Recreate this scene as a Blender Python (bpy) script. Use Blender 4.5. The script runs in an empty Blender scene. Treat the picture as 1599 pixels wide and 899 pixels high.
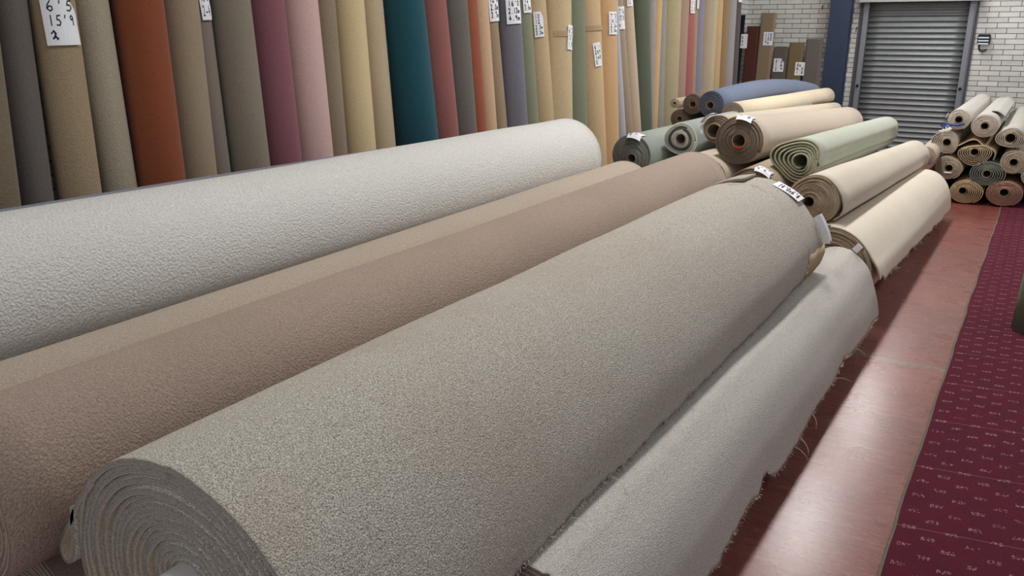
import bpy, math, random
import numpy as np
from mathutils import Vector, Matrix
random.seed(7)
SC = bpy.context.scene
COL = SC.collection

# ------------------------------------------------------------------ camera
F = 1300.0; PW, PH = 1599, 899; CAM_H = 1.6
def _basis():
    y = np.array([1650-PW/2, 65-PH/2, F]); y /= np.linalg.norm(y)
    h = np.array([1, 0.006, 0.0]); x = h-y*h.dot(y); x /= np.linalg.norm(x)
    z = np.cross(y, x)
    if z[1] > 0: z = -z
    return np.stack([x, y, z])
RW = _basis()                                   # world = RW @ (right, down, forward)
cd = bpy.data.cameras.new('camera'); cam = bpy.data.objects.new('camera', cd); COL.objects.link(cam)
cd.sensor_width = 36; cd.lens = F/PW*36; cd.clip_start = 0.02; cd.clip_end = 100
m = Matrix.Identity(4)
for i in range(3):
    m[i][0] = RW[i][0]; m[i][1] = -RW[i][1]; m[i][2] = -RW[i][2]
m[2][3] = CAM_H
cam.matrix_world = m
SC.camera = cam
def ray(px, py): return RW @ np.array([px-PW/2, py-PH/2, F])
def at(px, py, axis, val):
    d = ray(px, py); o = np.array([0, 0, CAM_H]); return o+(val-o[axis])/d[axis]*d

# ------------------------------------------------------------------ world, lights, exposure
SC.view_settings.view_transform = 'Standard'; SC.view_settings.look = 'None'
SC.view_settings.gamma = 1; SC.view_settings.use_curve_mapping = False
SC.view_settings.exposure = 0.1
w = bpy.data.worlds.new('world'); SC.world = w; w.use_nodes = True
w.node_tree.nodes['Background'].inputs[0].default_value = (0.80, 0.88, 1.0, 1)
w.node_tree.nodes['Background'].inputs[1].default_value = 0.35
def area(loc, sx, sy, power, col=(1, .985, .96), rot=(0, 0, 0)):
    l = bpy.data.lights.new('ceiling_lamp_or_fill', 'AREA'); l.shape = 'RECTANGLE'; l.size = sx; l.size_y = sy
    l.energy = power; l.color = col
    o = bpy.data.objects.new('ceiling_lamp_or_fill', l); COL.objects.link(o); o.location = loc; o.rotation_euler = rot
for yy, pw in ((2.2, 38), (5.4, 72), (8.8, 84), (12.2, 66)):
    area((-1.6, yy, 3.7), 0.35, 1.9, pw)
    area((1.4, yy, 3.7), 0.35, 1.9, pw*.28)
area((-.6, -3.3, 2.0), 5.5, 2.2, 66, (.93, .96, 1), (math.radians(90), 0, 0))      # added fill light behind the camera, brightens the roll ends facing it

# ------------------------------------------------------------------ materials
def mute(c, k=.22):
    g = .3*c[0]+.55*c[1]+.15*c[2]; return tuple(v*(1-k)+g*k for v in c)
def s2l(c):
    return tuple((v/255/12.92 if v/255 <= .04045 else ((v/255+.055)/1.055)**2.4) for v in c)
class NT:
    def __init__(s, name):
        s.m = bpy.data.materials.new(name); s.m.use_nodes = True; s.t = s.m.node_tree
        s.b = s.t.nodes['Principled BSDF']; s.tc = s.t.nodes.new('ShaderNodeTexCoord')
    def n(s, ty, **kw):
        nd = s.t.nodes.new(ty)
        for k, v in kw.items(): setattr(nd, k, v)
        return nd
    def l(s, a, b): s.t.links.new(a, b)
    def math(s, op, a, b=None, c=None):
        nd = s.n('ShaderNodeMath', operation=op)
        for i, v in enumerate((a, b, c)):
            if v is None: continue
            if isinstance(v, (int, float)): nd.inputs[i].default_value = v
            else: s.l(v, nd.inputs[i])
        return nd.outputs[0]
    def noise(s, scale, detail=2, vec=None, rough=.5):
        nd = s.n('ShaderNodeTexNoise'); nd.inputs['Scale'].default_value = scale
        nd.inputs['Detail'].default_value = detail; nd.inputs['Roughness'].default_value = rough
        s.l(vec or s.tc.outputs['Object'], nd.inputs['Vector']); return nd.outputs['Fac']
    def mapping(s, sc, loc=(0, 0, 0), rot=(0, 0, 0)):
        nd = s.n('ShaderNodeMapping'); nd.inputs['Scale'].default_value = sc
        nd.inputs['Location'].default_value = loc; nd.inputs['Rotation'].default_value = rot
        s.l(s.tc.outputs['Object'], nd.inputs['Vector']); return nd.outputs[0]
    def mix(s, fac, a, b):
        nd = s.n('ShaderNodeMix', data_type='RGBA')
        if isinstance(fac, (int, float)): nd.inputs[0].default_value = fac
        else: s.l(fac, nd.inputs[0])
        for i, v in ((6, a), (7, b)):
            if isinstance(v, tuple): nd.inputs[i].default_value = (*v[:3], 1)
            else: s.l(v, nd.inputs[i])
        return nd.outputs[2]
    def ramp(s, fac, lo, hi):
        nd = s.n('ShaderNodeMapRange'); s.l(fac, nd.inputs[0])
        nd.inputs[1].default_value = lo; nd.inputs[2].default_value = hi; return nd.outputs[0]
    def bump(s, h, dist, strength=1):
        nd = s.n('ShaderNodeBump'); nd.inputs['Distance'].default_value = dist; nd.inputs['Strength'].default_value = strength
        s.l(h, nd.inputs['Height']); s.l(nd.outputs[0], s.b.inputs['Normal'])
    def col(s, c):
        if isinstance(c, tuple): s.b.inputs['Base Color'].default_value = (*c[:3], 1)
        else: s.l(c, s.b.inputs['Base Color'])
    def set(s, **kw):
        for k, v in kw.items(): s.b.inputs[k.replace('_', ' ')].default_value = v
_mc = {}
def carpet(rgb, scale=260, speck=.22, bump=.0025, sheen=.25, blotch=.10, warm=None, name='carpet', gain=1.0):
    key = (rgb, scale, speck, bump, sheen, blotch, warm, name, gain)
    if key in _mc: return _mc[key]
    t = NT(name); c = tuple(min(.95, v*gain) for v in mute(s2l(rgb)))
    dk = tuple(v*(1-speck) for v in c); lt = tuple(min(1, v*(1+speck)) for v in c)
    n1 = t.noise(scale, 3, rough=.65); n2 = t.noise(2.2, 3)
    base = t.mix(t.ramp(n1, .35, .65), dk, lt)
    w2 = s2l(warm) if warm else tuple(v*.82 for v in c)
    base = t.mix(t.math('MULTIPLY', t.ramp(n2, .42, .72), blotch*3 if warm else blotch*2.5), base, tuple(min(.95, v*gain) for v in w2) if warm else w2)
    t.col(base); t.set(Roughness=.95); t.b.inputs['Specular IOR Level'].default_value = .12
    t.b.inputs['Sheen Weight'].default_value = sheen; t.b.inputs['Sheen Roughness'].default_value = .45
    t.b.inputs['Sheen Tint'].default_value = (*[min(1, .35+.8*v) for v in c], 1)
    vec = t.n('ShaderNodeTexNoise'); vec.inputs['Scale'].default_value = scale*.75; vec.inputs['Detail'].default_value = 2
    t.l(t.tc.outputs['Object'], vec.inputs['Vector'])
    t.bump(vec.outputs['Fac'], bump)
    _mc[key] = t.m; return t.m
def plain(rgb, rough=.6, metal=0, name='paint', spec=.4, var=.08, nscale=30, bump=0):
    key = ('p', rgb, rough, metal, name, spec, var, nscale, bump)
    if key in _mc: return _mc[key]
    t = NT(name); c = s2l(rgb)
    t.col(t.mix(t.noise(nscale, 4), tuple(v*(1-var) for v in c), tuple(min(1, v*(1+var)) for v in c)))
    t.set(Roughness=rough, Metallic=metal); t.b.inputs['Specular IOR Level'].default_value = spec
    if bump: t.bump(t.noise(nscale*4, 3), bump)
    _mc[key] = t.m; return t.m
M_CARD = plain((150, 128, 98), .85, name='cardboard', spec=.2)
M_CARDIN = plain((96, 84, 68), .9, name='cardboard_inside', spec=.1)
M_PAPER = plain((236, 238, 242), .55, name='tag_paper', spec=.3, var=.02, nscale=60)
M_INK = plain((36, 42, 72), .7, name='pen_ink', spec=.2)
M_TAPE = plain((176, 152, 116), .25, name='clear_tape', spec=.6, nscale=80)
M_PLUG = plain((196, 196, 194), .4, name='white_plastic', spec=.5, var=.03)

# ------------------------------------------------------------------ object helpers
def mesh(name, verts, faces, mats, parent=None, midx=None, smooth=True, origin=None):
    me = bpy.data.meshes.new(name)
    v = np.asarray(verts, dtype=float)
    if origin is not None: v = v-np.asarray(origin)
    me.from_pydata(v.tolist(), [], faces)
    for mt in (mats if isinstance(mats, (list, tuple)) else [mats]): me.materials.append(mt)
    if midx is not None: me.polygons.foreach_set('material_index', midx)
    me.polygons.foreach_set('use_smooth', [smooth]*len(me.polygons))
    me.update()
    o = bpy.data.objects.new(name, me); COL.objects.link(o)
    if parent is not None: o.parent = parent
    return o
def thing(name, label, cat, loc, group=None):
    o = bpy.data.objects.new(name, None); o.empty_display_size = .05; COL.objects.link(o)
    o.location = loc; o['label'] = label; o['category'] = cat
    if group: o['group'] = group
    return o
class MB:
    def __init__(s): s.v = []; s.f = []; s.mi = []
    def add(s, v, f, mi=0):
        b = len(s.v); s.v += [tuple(p) for p in v]; s.f += [tuple(b+i for i in q) for q in f]; s.mi += [mi]*len(f)
    def box(s, lo, hi, mi=0, bev=0.0):
        x0, y0, z0 = lo; x1, y1, z1 = hi
        if bev <= 0:
            v = [(x0, y0, z0), (x1, y0, z0), (x1, y1, z0), (x0, y1, z0), (x0, y0, z1), (x1, y0, z1), (x1, y1, z1), (x0, y1, z1)]
            s.add(v, [(0, 3, 2, 1), (4, 5, 6, 7), (0, 1, 5, 4), (1, 2, 6, 5), (2, 3, 7, 6), (3, 0, 4, 7)], mi)
        else:
            import bmesh
            bm = bmesh.new(); bmesh.ops.create_cube(bm, size=1)
            for q in bm.verts:
                q.co = Vector(((x0+x1)/2+q.co.x*(x1-x0), (y0+y1)/2+q.co.y*(y1-y0), (z0+z1)/2+q.co.z*(z1-z0)))
            bmesh.ops.bevel(bm, geom=bm.edges[:], offset=bev, segments=2, affect='EDGES')
            bm.verts.index_update()
            s.add([q.co[:] for q in bm.verts], [[q.index for q in fc.verts] for fc in bm.faces], mi); bm.free()
    def tube(s, pts, r0, r1=None, n=6, mi=0):
        r1 = r0 if r1 is None else r1
        P = [Vector(p) for p in pts]; rings = []
        for i, p in enumerate(P):
            d = (P[min(i+1, len(P)-1)]-P[max(i-1, 0)]).normalized()
            a = d.cross(Vector((0, 0, 1)));
            if a.length < 1e-3: a = d.cross(Vector((1, 0, 0)))
            a.normalize(); b = d.cross(a); r = r0+(r1-r0)*i/(len(P)-1)
            rings += [tuple(p+a*math.cos(2*math.pi*k/n)*r+b*math.sin(2*math.pi*k/n)*r) for k in range(n)]
        f = [(i*n+k, i*n+(k+1) % n, (i+1)*n+(k+1) % n, (i+1)*n+k) for i in range(len(P)-1) for k in range(n)]
        f += [tuple(range(n))[::-1], tuple(range((len(P)-1)*n, len(P)*n))]
        s.add(rings, f, mi)
    def build(s, name, mats, parent=None, smooth=False, origin=None):
        return mesh(name, s.v, s.f, mats, parent, s.mi, smooth, origin)

def vnoise(x, seed=0):
    """smooth 1-D value noise on an array"""
    rs = np.random.RandomState(seed+11); tab = rs.rand(512)*2-1
    x = np.asarray(x, float); i = np.floor(x).astype(int); f = x-i; f = f*f*(3-2*f)
    return tab[i % 512]*(1-f)+tab[(i+1) % 512]*f

def ribbon(MBo, pn, pf, ys, t, bk=0.0018, yjn=None, yjf=None, cut=None, wob=0.0, seed=0, bow=0.0, mi=(0, 1, 2, 3)):
    """sheet extruded along Y. pn/pf: Nx2 (x,z) paths at near/far end. outer side = left of travel.
    mi: outer face, inner face, pile edge, backing edge"""
    pn = np.asarray(pn); pf = np.asarray(pf); N = len(pn); ys = np.asarray(ys); K = len(ys)
    V = (ys-ys[0])/(ys[-1]-ys[0])
    seg = np.hypot(*np.diff(pn, axis=0).T); L = np.concatenate([[0], np.cumsum(seg)]); Lt = L[-1]
    P = np.zeros((N, K, 3))
    for j, v in enumerate(V):
        q = pn*(1-v)+pf*v
        if cut is not None:
            l2 = L*(Lt-cut[j])/Lt
            q = np.stack([np.interp(l2, L, q[:, 0]), np.interp(l2, L, q[:, 1])], 1)
        P[:, j, 0] = q[:, 0]; P[:, j, 2] = q[:, 1]+bow*4*v*(1-v); P[:, j, 1] = ys[j]
    T = np.gradient(P, axis=0); nx = -T[:, :, 2]; nz = T[:, :, 0]; nl = np.hypot(nx, nz)+1e-9; nx /= nl; nz /= nl
    if wob:
        S = L[:, None]; Y = ys[None, :]
        wv = wob*(vnoise(S*3+Y*1.3+50, seed)*.5+vnoise(Y*2.1-S*2+90, seed+1)*.6)
        P[:, :, 0] += nx*wv; P[:, :, 2] += nz*wv
    if yjn is not None:
        P[:, 0, 1] += yjn
        P[:, -1, 1] += yjf if yjf is not None else -yjn
    def off(d):
        Q = P.copy(); Q[:, :, 0] -= nx*d; Q[:, :, 2] -= nz*d; return Q
    A = P; B = off(t-bk); C = off(t)
    b = len(MBo.v); n = N*K
    for Q in (A, B, C): MBo.v += [tuple(p) for p in Q.reshape(-1, 3)]
    idx = lambda lay, i, j: b+lay*n+i*K+j
    for i in range(N-1):
        for j in range(K-1):
            MBo.f.append((idx(0, i, j), idx(0, i, j+1), idx(0, i+1, j+1), idx(0, i+1, j))); MBo.mi.append(mi[0])
            MBo.f.append((idx(2, i, j), idx(2, i+1, j), idx(2, i+1, j+1), idx(2, i, j+1))); MBo.mi.append(mi[1])
        for lay, mm in ((0, mi[2]), (1, mi[3])):
            MBo.f.append((idx(lay, i, 0), idx(lay, i+1, 0), idx(lay+1, i+1, 0), idx(lay+1, i, 0))); MBo.mi.append(mm)
            MBo.f.append((idx(lay, i, K-1), idx(lay+1, i, K-1), idx(lay+1, i+1, K-1), idx(lay, i+1, K-1))); MBo.mi.append(mm)
    for j in range(K-1):
        for lay, mm in ((0, mi[2]), (1, mi[3])):
            MBo.f.append((idx(lay, N-1, j), idx(lay, N-1, j+1), idx(lay+1, N-1, j+1), idx(lay+1, N-1, j))); MBo.mi.append(mm)
            MBo.f.append((idx(lay, 0, j), idx(lay+1, 0, j), idx(lay+1, 0, j+1), idx(lay, 0, j+1))); MBo.mi.append(mm)
    return A

def spline(pts, n):
    p = np.array(pts, float); p = np.vstack([2*p[0]-p[1], p, 2*p[-1]-p[-2]]); out = []
    m_ = len(p)-3
    for u in np.linspace(0, m_-1e-6, n):
        i = int(u); f = u-i; a, b, c, d = p[i:i+4]
        out.append(.5*((2*b)+(-a+c)*f+(2*a-5*b+4*c-d)*f*f+(-a+3*b-3*c+d)*f**3))
    return np.array(out)

def lin(a, b, t): return a+(b-a)*t
ROLLS = {}
def core_tube(parent, c0, c1, y0, y1, ro, ri, origin, name='cardboard_core', mo=None, proud=0.0):
    n = 28; V = []; f = []; mi = []
    k0, k1 = y0-proud, y1+proud
    for (c, y) in ((c0, k0), (c1, k1)):
        for r in (ro, ri):
            V += [(c[0]+r*math.cos(2*math.pi*k/n), y, c[1]+r*math.sin(2*math.pi*k/n)) for k in range(n)]
    for k in range(n):
        q = (k+1) % n
        f += [(k, q, 2*n+q, 2*n+k), (n+k, 3*n+k, 3*n+q, n+q), (k, n+k, n+q, q), (2*n+k, 2*n+q, 3*n+q, 3*n+k)]
        mi += [0, 1, 0, 0]
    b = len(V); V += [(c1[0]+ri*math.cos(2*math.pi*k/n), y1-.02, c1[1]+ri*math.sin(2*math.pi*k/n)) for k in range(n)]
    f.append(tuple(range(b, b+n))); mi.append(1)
    return mesh(name, V, f, [mo or M_CARD, M_CARDIN], parent, mi, True, origin)

def lying(key, label, cN, R, y0, y1, cF=None, RF=None, core=None, rc=.045, coreF=None, t=.010, turns=None,
          end=-60, cw=True, tailN=None, tailF=None, outer=(150, 142, 130), inner=None, edge=None, back=(190, 176, 150),
          gap=.0015, wob=.002, jit=.006, seed=1, bow=0, rows=7, hi=None, cutf=None, group=None, core_on=True,
          matkw={}, plug=None, extra=None, rings=None, name='carpet_roll', tube_r=None, proud=0.0, lump=0.0, gain=1.0):
    """a rolled carpet lying along Y. cN/cF (x, z above floor) of near/far centre; R/RF (rx, rz)."""
    cF = cF or cN; R = R if isinstance(R, tuple) else (R, R); RF = RF or R
    RF = RF if isinstance(RF, tuple) else (RF, RF)
    core = core or cN; coreF = coreF or (cF[0]+core[0]-cN[0], cF[1]+core[1]-cN[1])
    inner = inner or tuple(int(v*.8) for v in outer); edge = edge or tuple(int(v*.8) for v in outer)
    mk = dict(matkw); edge = tuple(min(235, int(v*1.18)) for v in edge) if key != 'r4' else edge
    mats = [carpet(outer, gain=gain, **mk), carpet(inner, sheen=.05, name='carpet_backing'),
            carpet(edge, scale=330, speck=.35, sheen=.0, bump=.003, name='carpet_pile_edge', blotch=.05), carpet(back, scale=300, sheen=.0, bump=.001, name='carpet_backing_edge')]
    root = thing(name, label, 'carpet roll', (cN[0], y0, max(0, cN[1]-R[1])), group)
    O = tuple(root.location)
    pitch = t+gap
    if turns is None: turns = max(2, (min(R)-rc)/pitch)
    sg = 1 if cw else -1
    te = math.radians(end)
    # theta decreases outward for cw (as seen from the camera looking +Y: x right, z up)
    def path(c, core_, Rr):
        n = int(turns*46); out = []
        for k in range(n+1):
            s = k/n; th = te+sg*(1-s)*turns*2*math.pi
            cx = lin(core_[0], c[0], s); cz = lin(core_[1], c[1], s)
            rr = .012*lump*math.sin(3*th+seed)+.010*lump*math.sin(2*th+seed*2)
            out.append((cx+(lin(rc, Rr[0], s)+rr*s)*math.cos(th), cz+(lin(rc, Rr[1], s)+rr*s)*math.sin(th)))
        return out
    pn = path(cN, core, R); pf = path(cF, coreF, RF)
    nl = max(2, len(pn)-46)
    mb = MB()
    rs = np.random.RandomState(seed)
    def jitter(n, off=0):
        x = np.arange(n)+off
        return (vnoise(x/9.0, seed)*.6+vnoise(x/3.0, seed+5)*.3+rs.rand(n)*.25)*jit
    yl = np.linspace(y0, y1, 4)
    if tailN is None: tailN = tailF = []
    a = pn[:nl]; b = pf[:nl]
    if cw: m4 = (0, 1, 2, 3)
    sgn = 1
    def rib(p, q, ys, **kw):
        if not cw:     # keep the outer side outermost: mirror handled by negative thickness order
            ribbon(mb, p[::-1], q[::-1], ys, t, **kw)
        else: ribbon(mb, p, q, ys, t, **kw)
    # inner spiral
    j1 = jitter(len(a))
    if rings:
        cuts = [0]+[int(s0*(len(a)-1)) for s0, _ in rings[1:]]+[len(a)-1]
        for q, (s0, rgb_) in enumerate(rings):
            mats.append(carpet(rgb_, scale=330, speck=.3, sheen=0, name='carpet_pile_edge', blotch=.05)); i0, i1 = cuts[q], cuts[q+1]+1
            rib(a[i0:i1], b[i0:i1], yl, yjn=j1[i0:i1], bow=bow, mi=(0, 1, 3+q+1, 3+q+1))
    else:
        rib(a, b, yl, yjn=j1 if cw else j1[::-1], bow=bow)
    # outer turn and tail
    hiK = hi or rows
    ys = np.linspace(y0, y1, hiK)
    a = pn[nl-1:]+[tuple(p) for p in tailN]; b = pf[nl-1:]+[tuple(p) for p in tailF]
    cut = cutf(ys) if cutf else None
    if not cw and cutf: cut = None
    j2 = jitter(len(a), nl)*.4
    rib(a, b, ys, yjn=j2 if cw else j2[::-1], cut=cut, wob=wob, seed=seed, bow=bow)
    for (ea, eb) in (extra or []):
        ribbon(mb, ea, eb, np.linspace(y0, y1, 8), t)
    body = mb.build('rolled_carpet', mats, root, True, O)
    if core_on:
        tr = tube_r or rc-.004
        core_tube(root, core, coreF, y0-.0+proud*0, y1, tr, tr*.84, O, proud=proud)
    if plug: plug(root, O)
    ROLLS[key] = dict(root=root, O=O, cN=cN, cF=cF, R=R, RF=RF, y0=y0, y1=y1, edge=(pn, pf), bow=bow)
    return root

# ------------------------------------------------------------------ handwriting
GL = {'0': [[(.5, 1), (.15, .7), (.15, .3), (.5, 0), (.85, .3), (.85, .7), (.5, 1)]],
 '1': [[(.5, 1), (.5, 0)]], '2': [[(.1, .8), (.4, 1), (.8, .8), (.7, .5), (.1, 0), (.9, .05)]],
 '3': [[(.1, .9), (.5, 1), (.85, .8), (.4, .55), (.85, .3), (.5, 0), (.1, .1)]],
 '4': [[(.6, 1), (.1, .35), (.9, .35)], [(.65, .7), (.6, 0)]],
 '5': [[(.9, .95), (.4, .95), (.25, .55), (.65, .55), (.85, .3), (.6, 0), (.15, .05)]],
 '6': [[(.6, 1), (.2, .6), (.15, .25), (.45, 0), (.8, .15), (.75, .42), (.45, .5), (.2, .3)]],
 '7': [[(.1, .95), (.9, .95), (.4, 0)]], '8': [[(.5, .5), (.2, .75), (.5, 1), (.8, .75), (.2, .25), (.5, 0), (.8, .25), (.5, .5)]],
 '9': [[(.8, .75), (.5, .95), (.2, .75), (.4, .5), (.8, .7), (.75, 0)]],
 "'": [[(.55, 1), (.45, .7)]], '.': [[(.45, .06), (.55, 0)]], ' ': [],
 'm': [[(.05, 0), (.1, .5), (.3, .5), (.4, .1), (.5, .5), (.75, .5), (.85, 0)]],
 'x': [[(.1, .6), (.9, 0)], [(.9, .6), (.1, 0)]], '-': [[(.1, .3), (.9, .35)]],
 '~': [[(.1, .6), (.5, .9), (.7, .6), (.2, .1), (.6, .3), (.9, .1)], [(.4, .9), (.8, 0)]]}
def writing(lines, M, parent, origin, w=.035, mat=None, top=.93, bot=.07, left=.12, right=.9):
    mb = MB(); nl = len(lines); hh = (top-bot)/nl; rr = random.Random(len(lines)*7+len(lines[0]))
    for li, tx in enumerate(lines):
        n = max(3, len(tx)); cw_ = (right-left)/n
        for ci, ch in enumerate(tx):
            for st in GL.get(ch, []):
                pts = [(left+cw_*(ci+.1+.8*px+rr.uniform(-.03, .03)), top-hh*(li+1)+hh*(.14+.72*pz)) for px, pz in st]
                for (u0, v0), (u1, v1) in zip(pts[:-1], pts[1:]):
                    du, dv = u1-u0, v1-v0; L_ = math.hypot(du, dv)+1e-9; nu, nv = -dv/L_*w/2, du/L_*w/2
                    e = .15*w/L_; u0b, v0b, u1b, v1b = u0-du*e, v0-dv*e, u1+du*e, v1+dv*e
                    mb.add([M(u0b+nu, v0b+nv), M(u0b-nu, v0b-nv), M(u1b-nu, v1b-nv), M(u1b+nu, v1b+nv)], [(0, 1, 2, 3)])
    if mb.v: return mb.build('handwriting', mat or M_INK, parent, False, origin)
def tagsheet(M, parent, origin, nu=8, nv=10, clip=.0, th=.0006, label=None):
    """M(u,v,lift)->point; bent sheet with thickness"""
    V = []; 
    for lift in (.0, th):
        for j in range(nv+1):
            for i in range(nu+1):
                u, v = i/nu, j/nv
                if clip and v > 1-clip and u > .5: u = min(u, 1-.28*(v-(1-clip))/clip)
                V.append(M(u, v, lift))
    f = []; W_ = nu+1; n = W_*(nv+1)
    for j in range(nv):
        for i in range(nu):
            a = j*W_+i; f += [(n+a, n+a+1, n+a+W_+1, n+a+W_), (a, a+W_, a+W_+1, a+1)]
    def side(ids):
        for a, b in zip(ids[:-1], ids[1:]): f.append((a, b, n+b, n+a))
    side(list(range(W_))); side([i*W_+nu for i in range(nv+1)]); side(list(range(n-1, n-W_-1, -1))); side([i*W_ for i in range(nv, -1, -1)])
    o = mesh('price_tag', V, f, M_PAPER, parent, None, False, origin)
    if label: o['label'] = label
    return o

# ------------------------------------------------------------------ the room
YW, XL, FAR_R = 13.4, -4.11, 3.6
BW, BH = 0.246, 0.0692
def brick_mat(name, axis):
    t = NT(name)
    sep = t.n('ShaderNodeSeparateXYZ'); t.l(t.tc.outputs['Object'], sep.inputs[0])
    cmb = t.n('ShaderNodeCombineXYZ'); t.l(t.math('ADD', sep.outputs[axis], .712+BW*40), cmb.inputs[0])
    t.l(t.math('ADD', sep.outputs[2], -1.4230+BH*60), cmb.inputs[1])
    br = t.n('ShaderNodeTexBrick'); br.offset = .5; br.offset_frequency = 2; br.squash = 1
    br.inputs['Scale'].default_value = 1; br.inputs['Brick Width'].default_value = BW; br.inputs['Row Height'].default_value = BH
    br.inputs['Mortar Size'].default_value = .0038; br.inputs['Mortar Smooth'].default_value = .25; br.inputs['Bias'].default_value = 0
    br.inputs['Color1'].default_value = (*s2l((226, 226, 222)), 1); br.inputs['Color2'].default_value = (*s2l((204, 204, 200)), 1)
    br.inputs['Mortar'].default_value = (*s2l((62, 62, 64)), 1)
    t.l(cmb.outputs[0], br.inputs['Vector'])
    sp = t.noise(14, 4); d = t.math('GREATER_THAN', t.noise(55, 1), .74)
    c = t.mix(t.math('MULTIPLY', t.ramp(sp, .5, .8), .25), br.outputs['Color'], s2l((168, 160, 146)))
    c = t.mix(t.math('MULTIPLY', d, .5), c, s2l((90, 84, 76)))
    t.col(c); t.l(t.math('MULTIPLY_ADD', br.outputs['Fac'], .6, .16), t.b.inputs['Roughness'])
    t.b.inputs['Specular IOR Level'].default_value = .55
    h = t.math('ADD', t.math('MULTIPLY', br.outputs['Fac'], -1.0), t.math('MULTIPLY', t.noise(9, 2), .35))
    t.bump(h, .004); return t.m
def struct(mb, name, mat, smooth=False):
    o = mb.build(name, mat, None, smooth); o['kind'] = 'structure'; return o
# red painted concrete floor
t = NT('red_floor_paint')
n1 = t.noise(1.6, 5, rough=.6); n2 = t.noise(1, 6, t.mapping((3, 34, 3)), .75); n3 = t.noise(60, 4, rough=.7)
n4 = t.noise(1, 5, t.mapping((22, 110, 22)), .8)
c = t.mix(t.ramp(n1, .35, .7), s2l((124, 42, 33)), s2l((152, 66, 53)))
c = t.mix(t.math('MULTIPLY', t.ramp(n2, .5, .66), .4), c, s2l((178, 128, 118)))
c = t.mix(t.math('MULTIPLY', t.ramp(n4, .54, .66), .5), c, s2l((204, 168, 158)))
c = t.mix(t.math('MULTIPLY', t.ramp(n3, .6, .8), .35), c, s2l((94, 42, 38)))
sepf = t.n('ShaderNodeSeparateXYZ'); t.l(t.tc.outputs['Object'], sepf.inputs[0])
wob_ = t.math('MULTIPLY_ADD', t.noise(3, 3), .16, sepf.outputs[1])
crack = t.math('LESS_THAN', t.math('ABSOLUTE', t.math('SUBTRACT', wob_, 5.47)), .006)
seam = t.math('LESS_THAN', t.math('ABSOLUTE', t.math('SUBTRACT', wob_, 4.60)), .028)
c = t.mix(t.math('MULTIPLY', crack, .8), c, s2l((70, 34, 30)))
c = t.mix(t.math('MULTIPLY', t.math('MULTIPLY', seam, t.ramp(t.noise(26, 4), .35, .55)), .85), c, s2l((132, 122, 96)))
t.col(c)
t.l(t.math('MULTIPLY_ADD', t.ramp(t.noise(5, 4, rough=.7), .3, .7), .22, .20), t.b.inputs['Roughness'])
t.b.inputs['Specular IOR Level'].default_value = .8
hb = t.math('ADD', t.math('MULTIPLY', n3, .3), t.math('ADD', t.math('MULTIPLY', n2, .8), t.math('MULTIPLY', n4, .9)))
t.bump(hb, .009, 1.0)
t.b.inputs['Coat Weight'].default_value = .6; t.b.inputs['Coat Roughness'].default_value = .24
mb = MB(); mb.box((XL-.2, -3.5, -.15), (FAR_R+.2, YW+.2, 0)); struct(mb, 'floor', t.m)
mb = MB(); mb.box((XL-.2, YW, 0), (FAR_R, YW+.2, 4.6)); struct(mb, 'wall_far', brick_mat('glazed_brick_far', 0))
mb = MB(); mb.box((XL-.2, -3.5, 0), (XL, YW, 4.6)); struct(mb, 'wall_left', brick_mat('glazed_brick_left', 1))
mb = MB(); mb.box((XL-.2, -3.5, 4.6), (FAR_R+.2, YW+.2, 4.75)); struct(mb, 'ceiling', plain((205, 203, 198), .9, name='ceiling_paint'))
mb = MB(); mb.box((XL-.2, -3.7, 0), (FAR_R+.2, -3.5, 4.6)); struct(mb, 'wall_near', plain((150, 148, 144), .8, name='wall_paint_near'))
mb = MB(); mb.box((FAR_R, -3.5, 0), (FAR_R+.2, YW, 1.0)); mb.box((FAR_R, -3.5, 3.9), (FAR_R+.2, YW, 4.6))
for k in range(6): mb.box((FAR_R, -3.5+k*3.18, 1.0), (FAR_R+.2, -2.9+k*3.18, 3.9))
struct(mb, 'wall_right', plain((196, 194, 188), .7, name='wall_paint'))

# steel column
M_COL = plain((50, 62, 86), .45, name='blue_column_paint', spec=.4, var=.18, nscale=9)
mb = MB()
mb.box((-2.845, 13.17, 0), (-2.56, 13.185, 4.6)); mb.box((-2.845, 13.36, 0), (-2.56, 13.38, 4.6)); mb.box((-2.71, 13.185, 0), (-2.695, 13.36, 4.6))
mb.box((-2.90, 13.12, 0), (-2.50, 13.4, .02))
o = mb.build('trim_1', M_COL); o['kind'] = 'structure'; o['label'] = 'dark blue painted steel column against the white brick wall'

# roller shutter door
M_STEEL = plain((122, 128, 130), .5, .35, 'galvanised_steel', .4, .14, 14)
M_RAIL = plain((134, 138, 146), .5, .35, 'grey_guide_rail', .5, .08, 20)
M_DARK = plain((26, 28, 32), .6, name='black_plastic', spec=.4)
door = bpy.data.objects.new('door_1', None); COL.objects.link(door); door.location = (-1.69, 13.33, 0); door['kind'] = 'structure'
door['label'] = 'closed galvanised roller shutter door in the white brick wall'
x0, x1 = -2.33, -1.05; pitch = .0762; V = []; mi = []
prof = [(0.0, 0.0), (.004, .10), (.020, .16), (.026, .24), (.020, .34), (.010, .50), (.003, .68), (-.003, .86), (0, 1)]
rows = []
z = .02
while z < 2.14:
    for dy, dz in prof[:-1]: rows.append((13.365-dy*1.0, z+dz*pitch))
    z += pitch
nx = 9; f = []
for (yy, zz) in rows:
    for i in range(nx): V.append((lin(x0, x1, i/(nx-1)), yy, zz))
for r in range(len(rows)-1):
    for i in range(nx-1): a = r*nx+i; f.append((a, a+1, a+nx+1, a+nx))
sh = mesh('shutter_curtain', V, f, M_STEEL, door, None, True, tuple(door.location))
md = sh.modifiers.new('solid', 'SOLIDIFY'); md.thickness = .002
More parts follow.
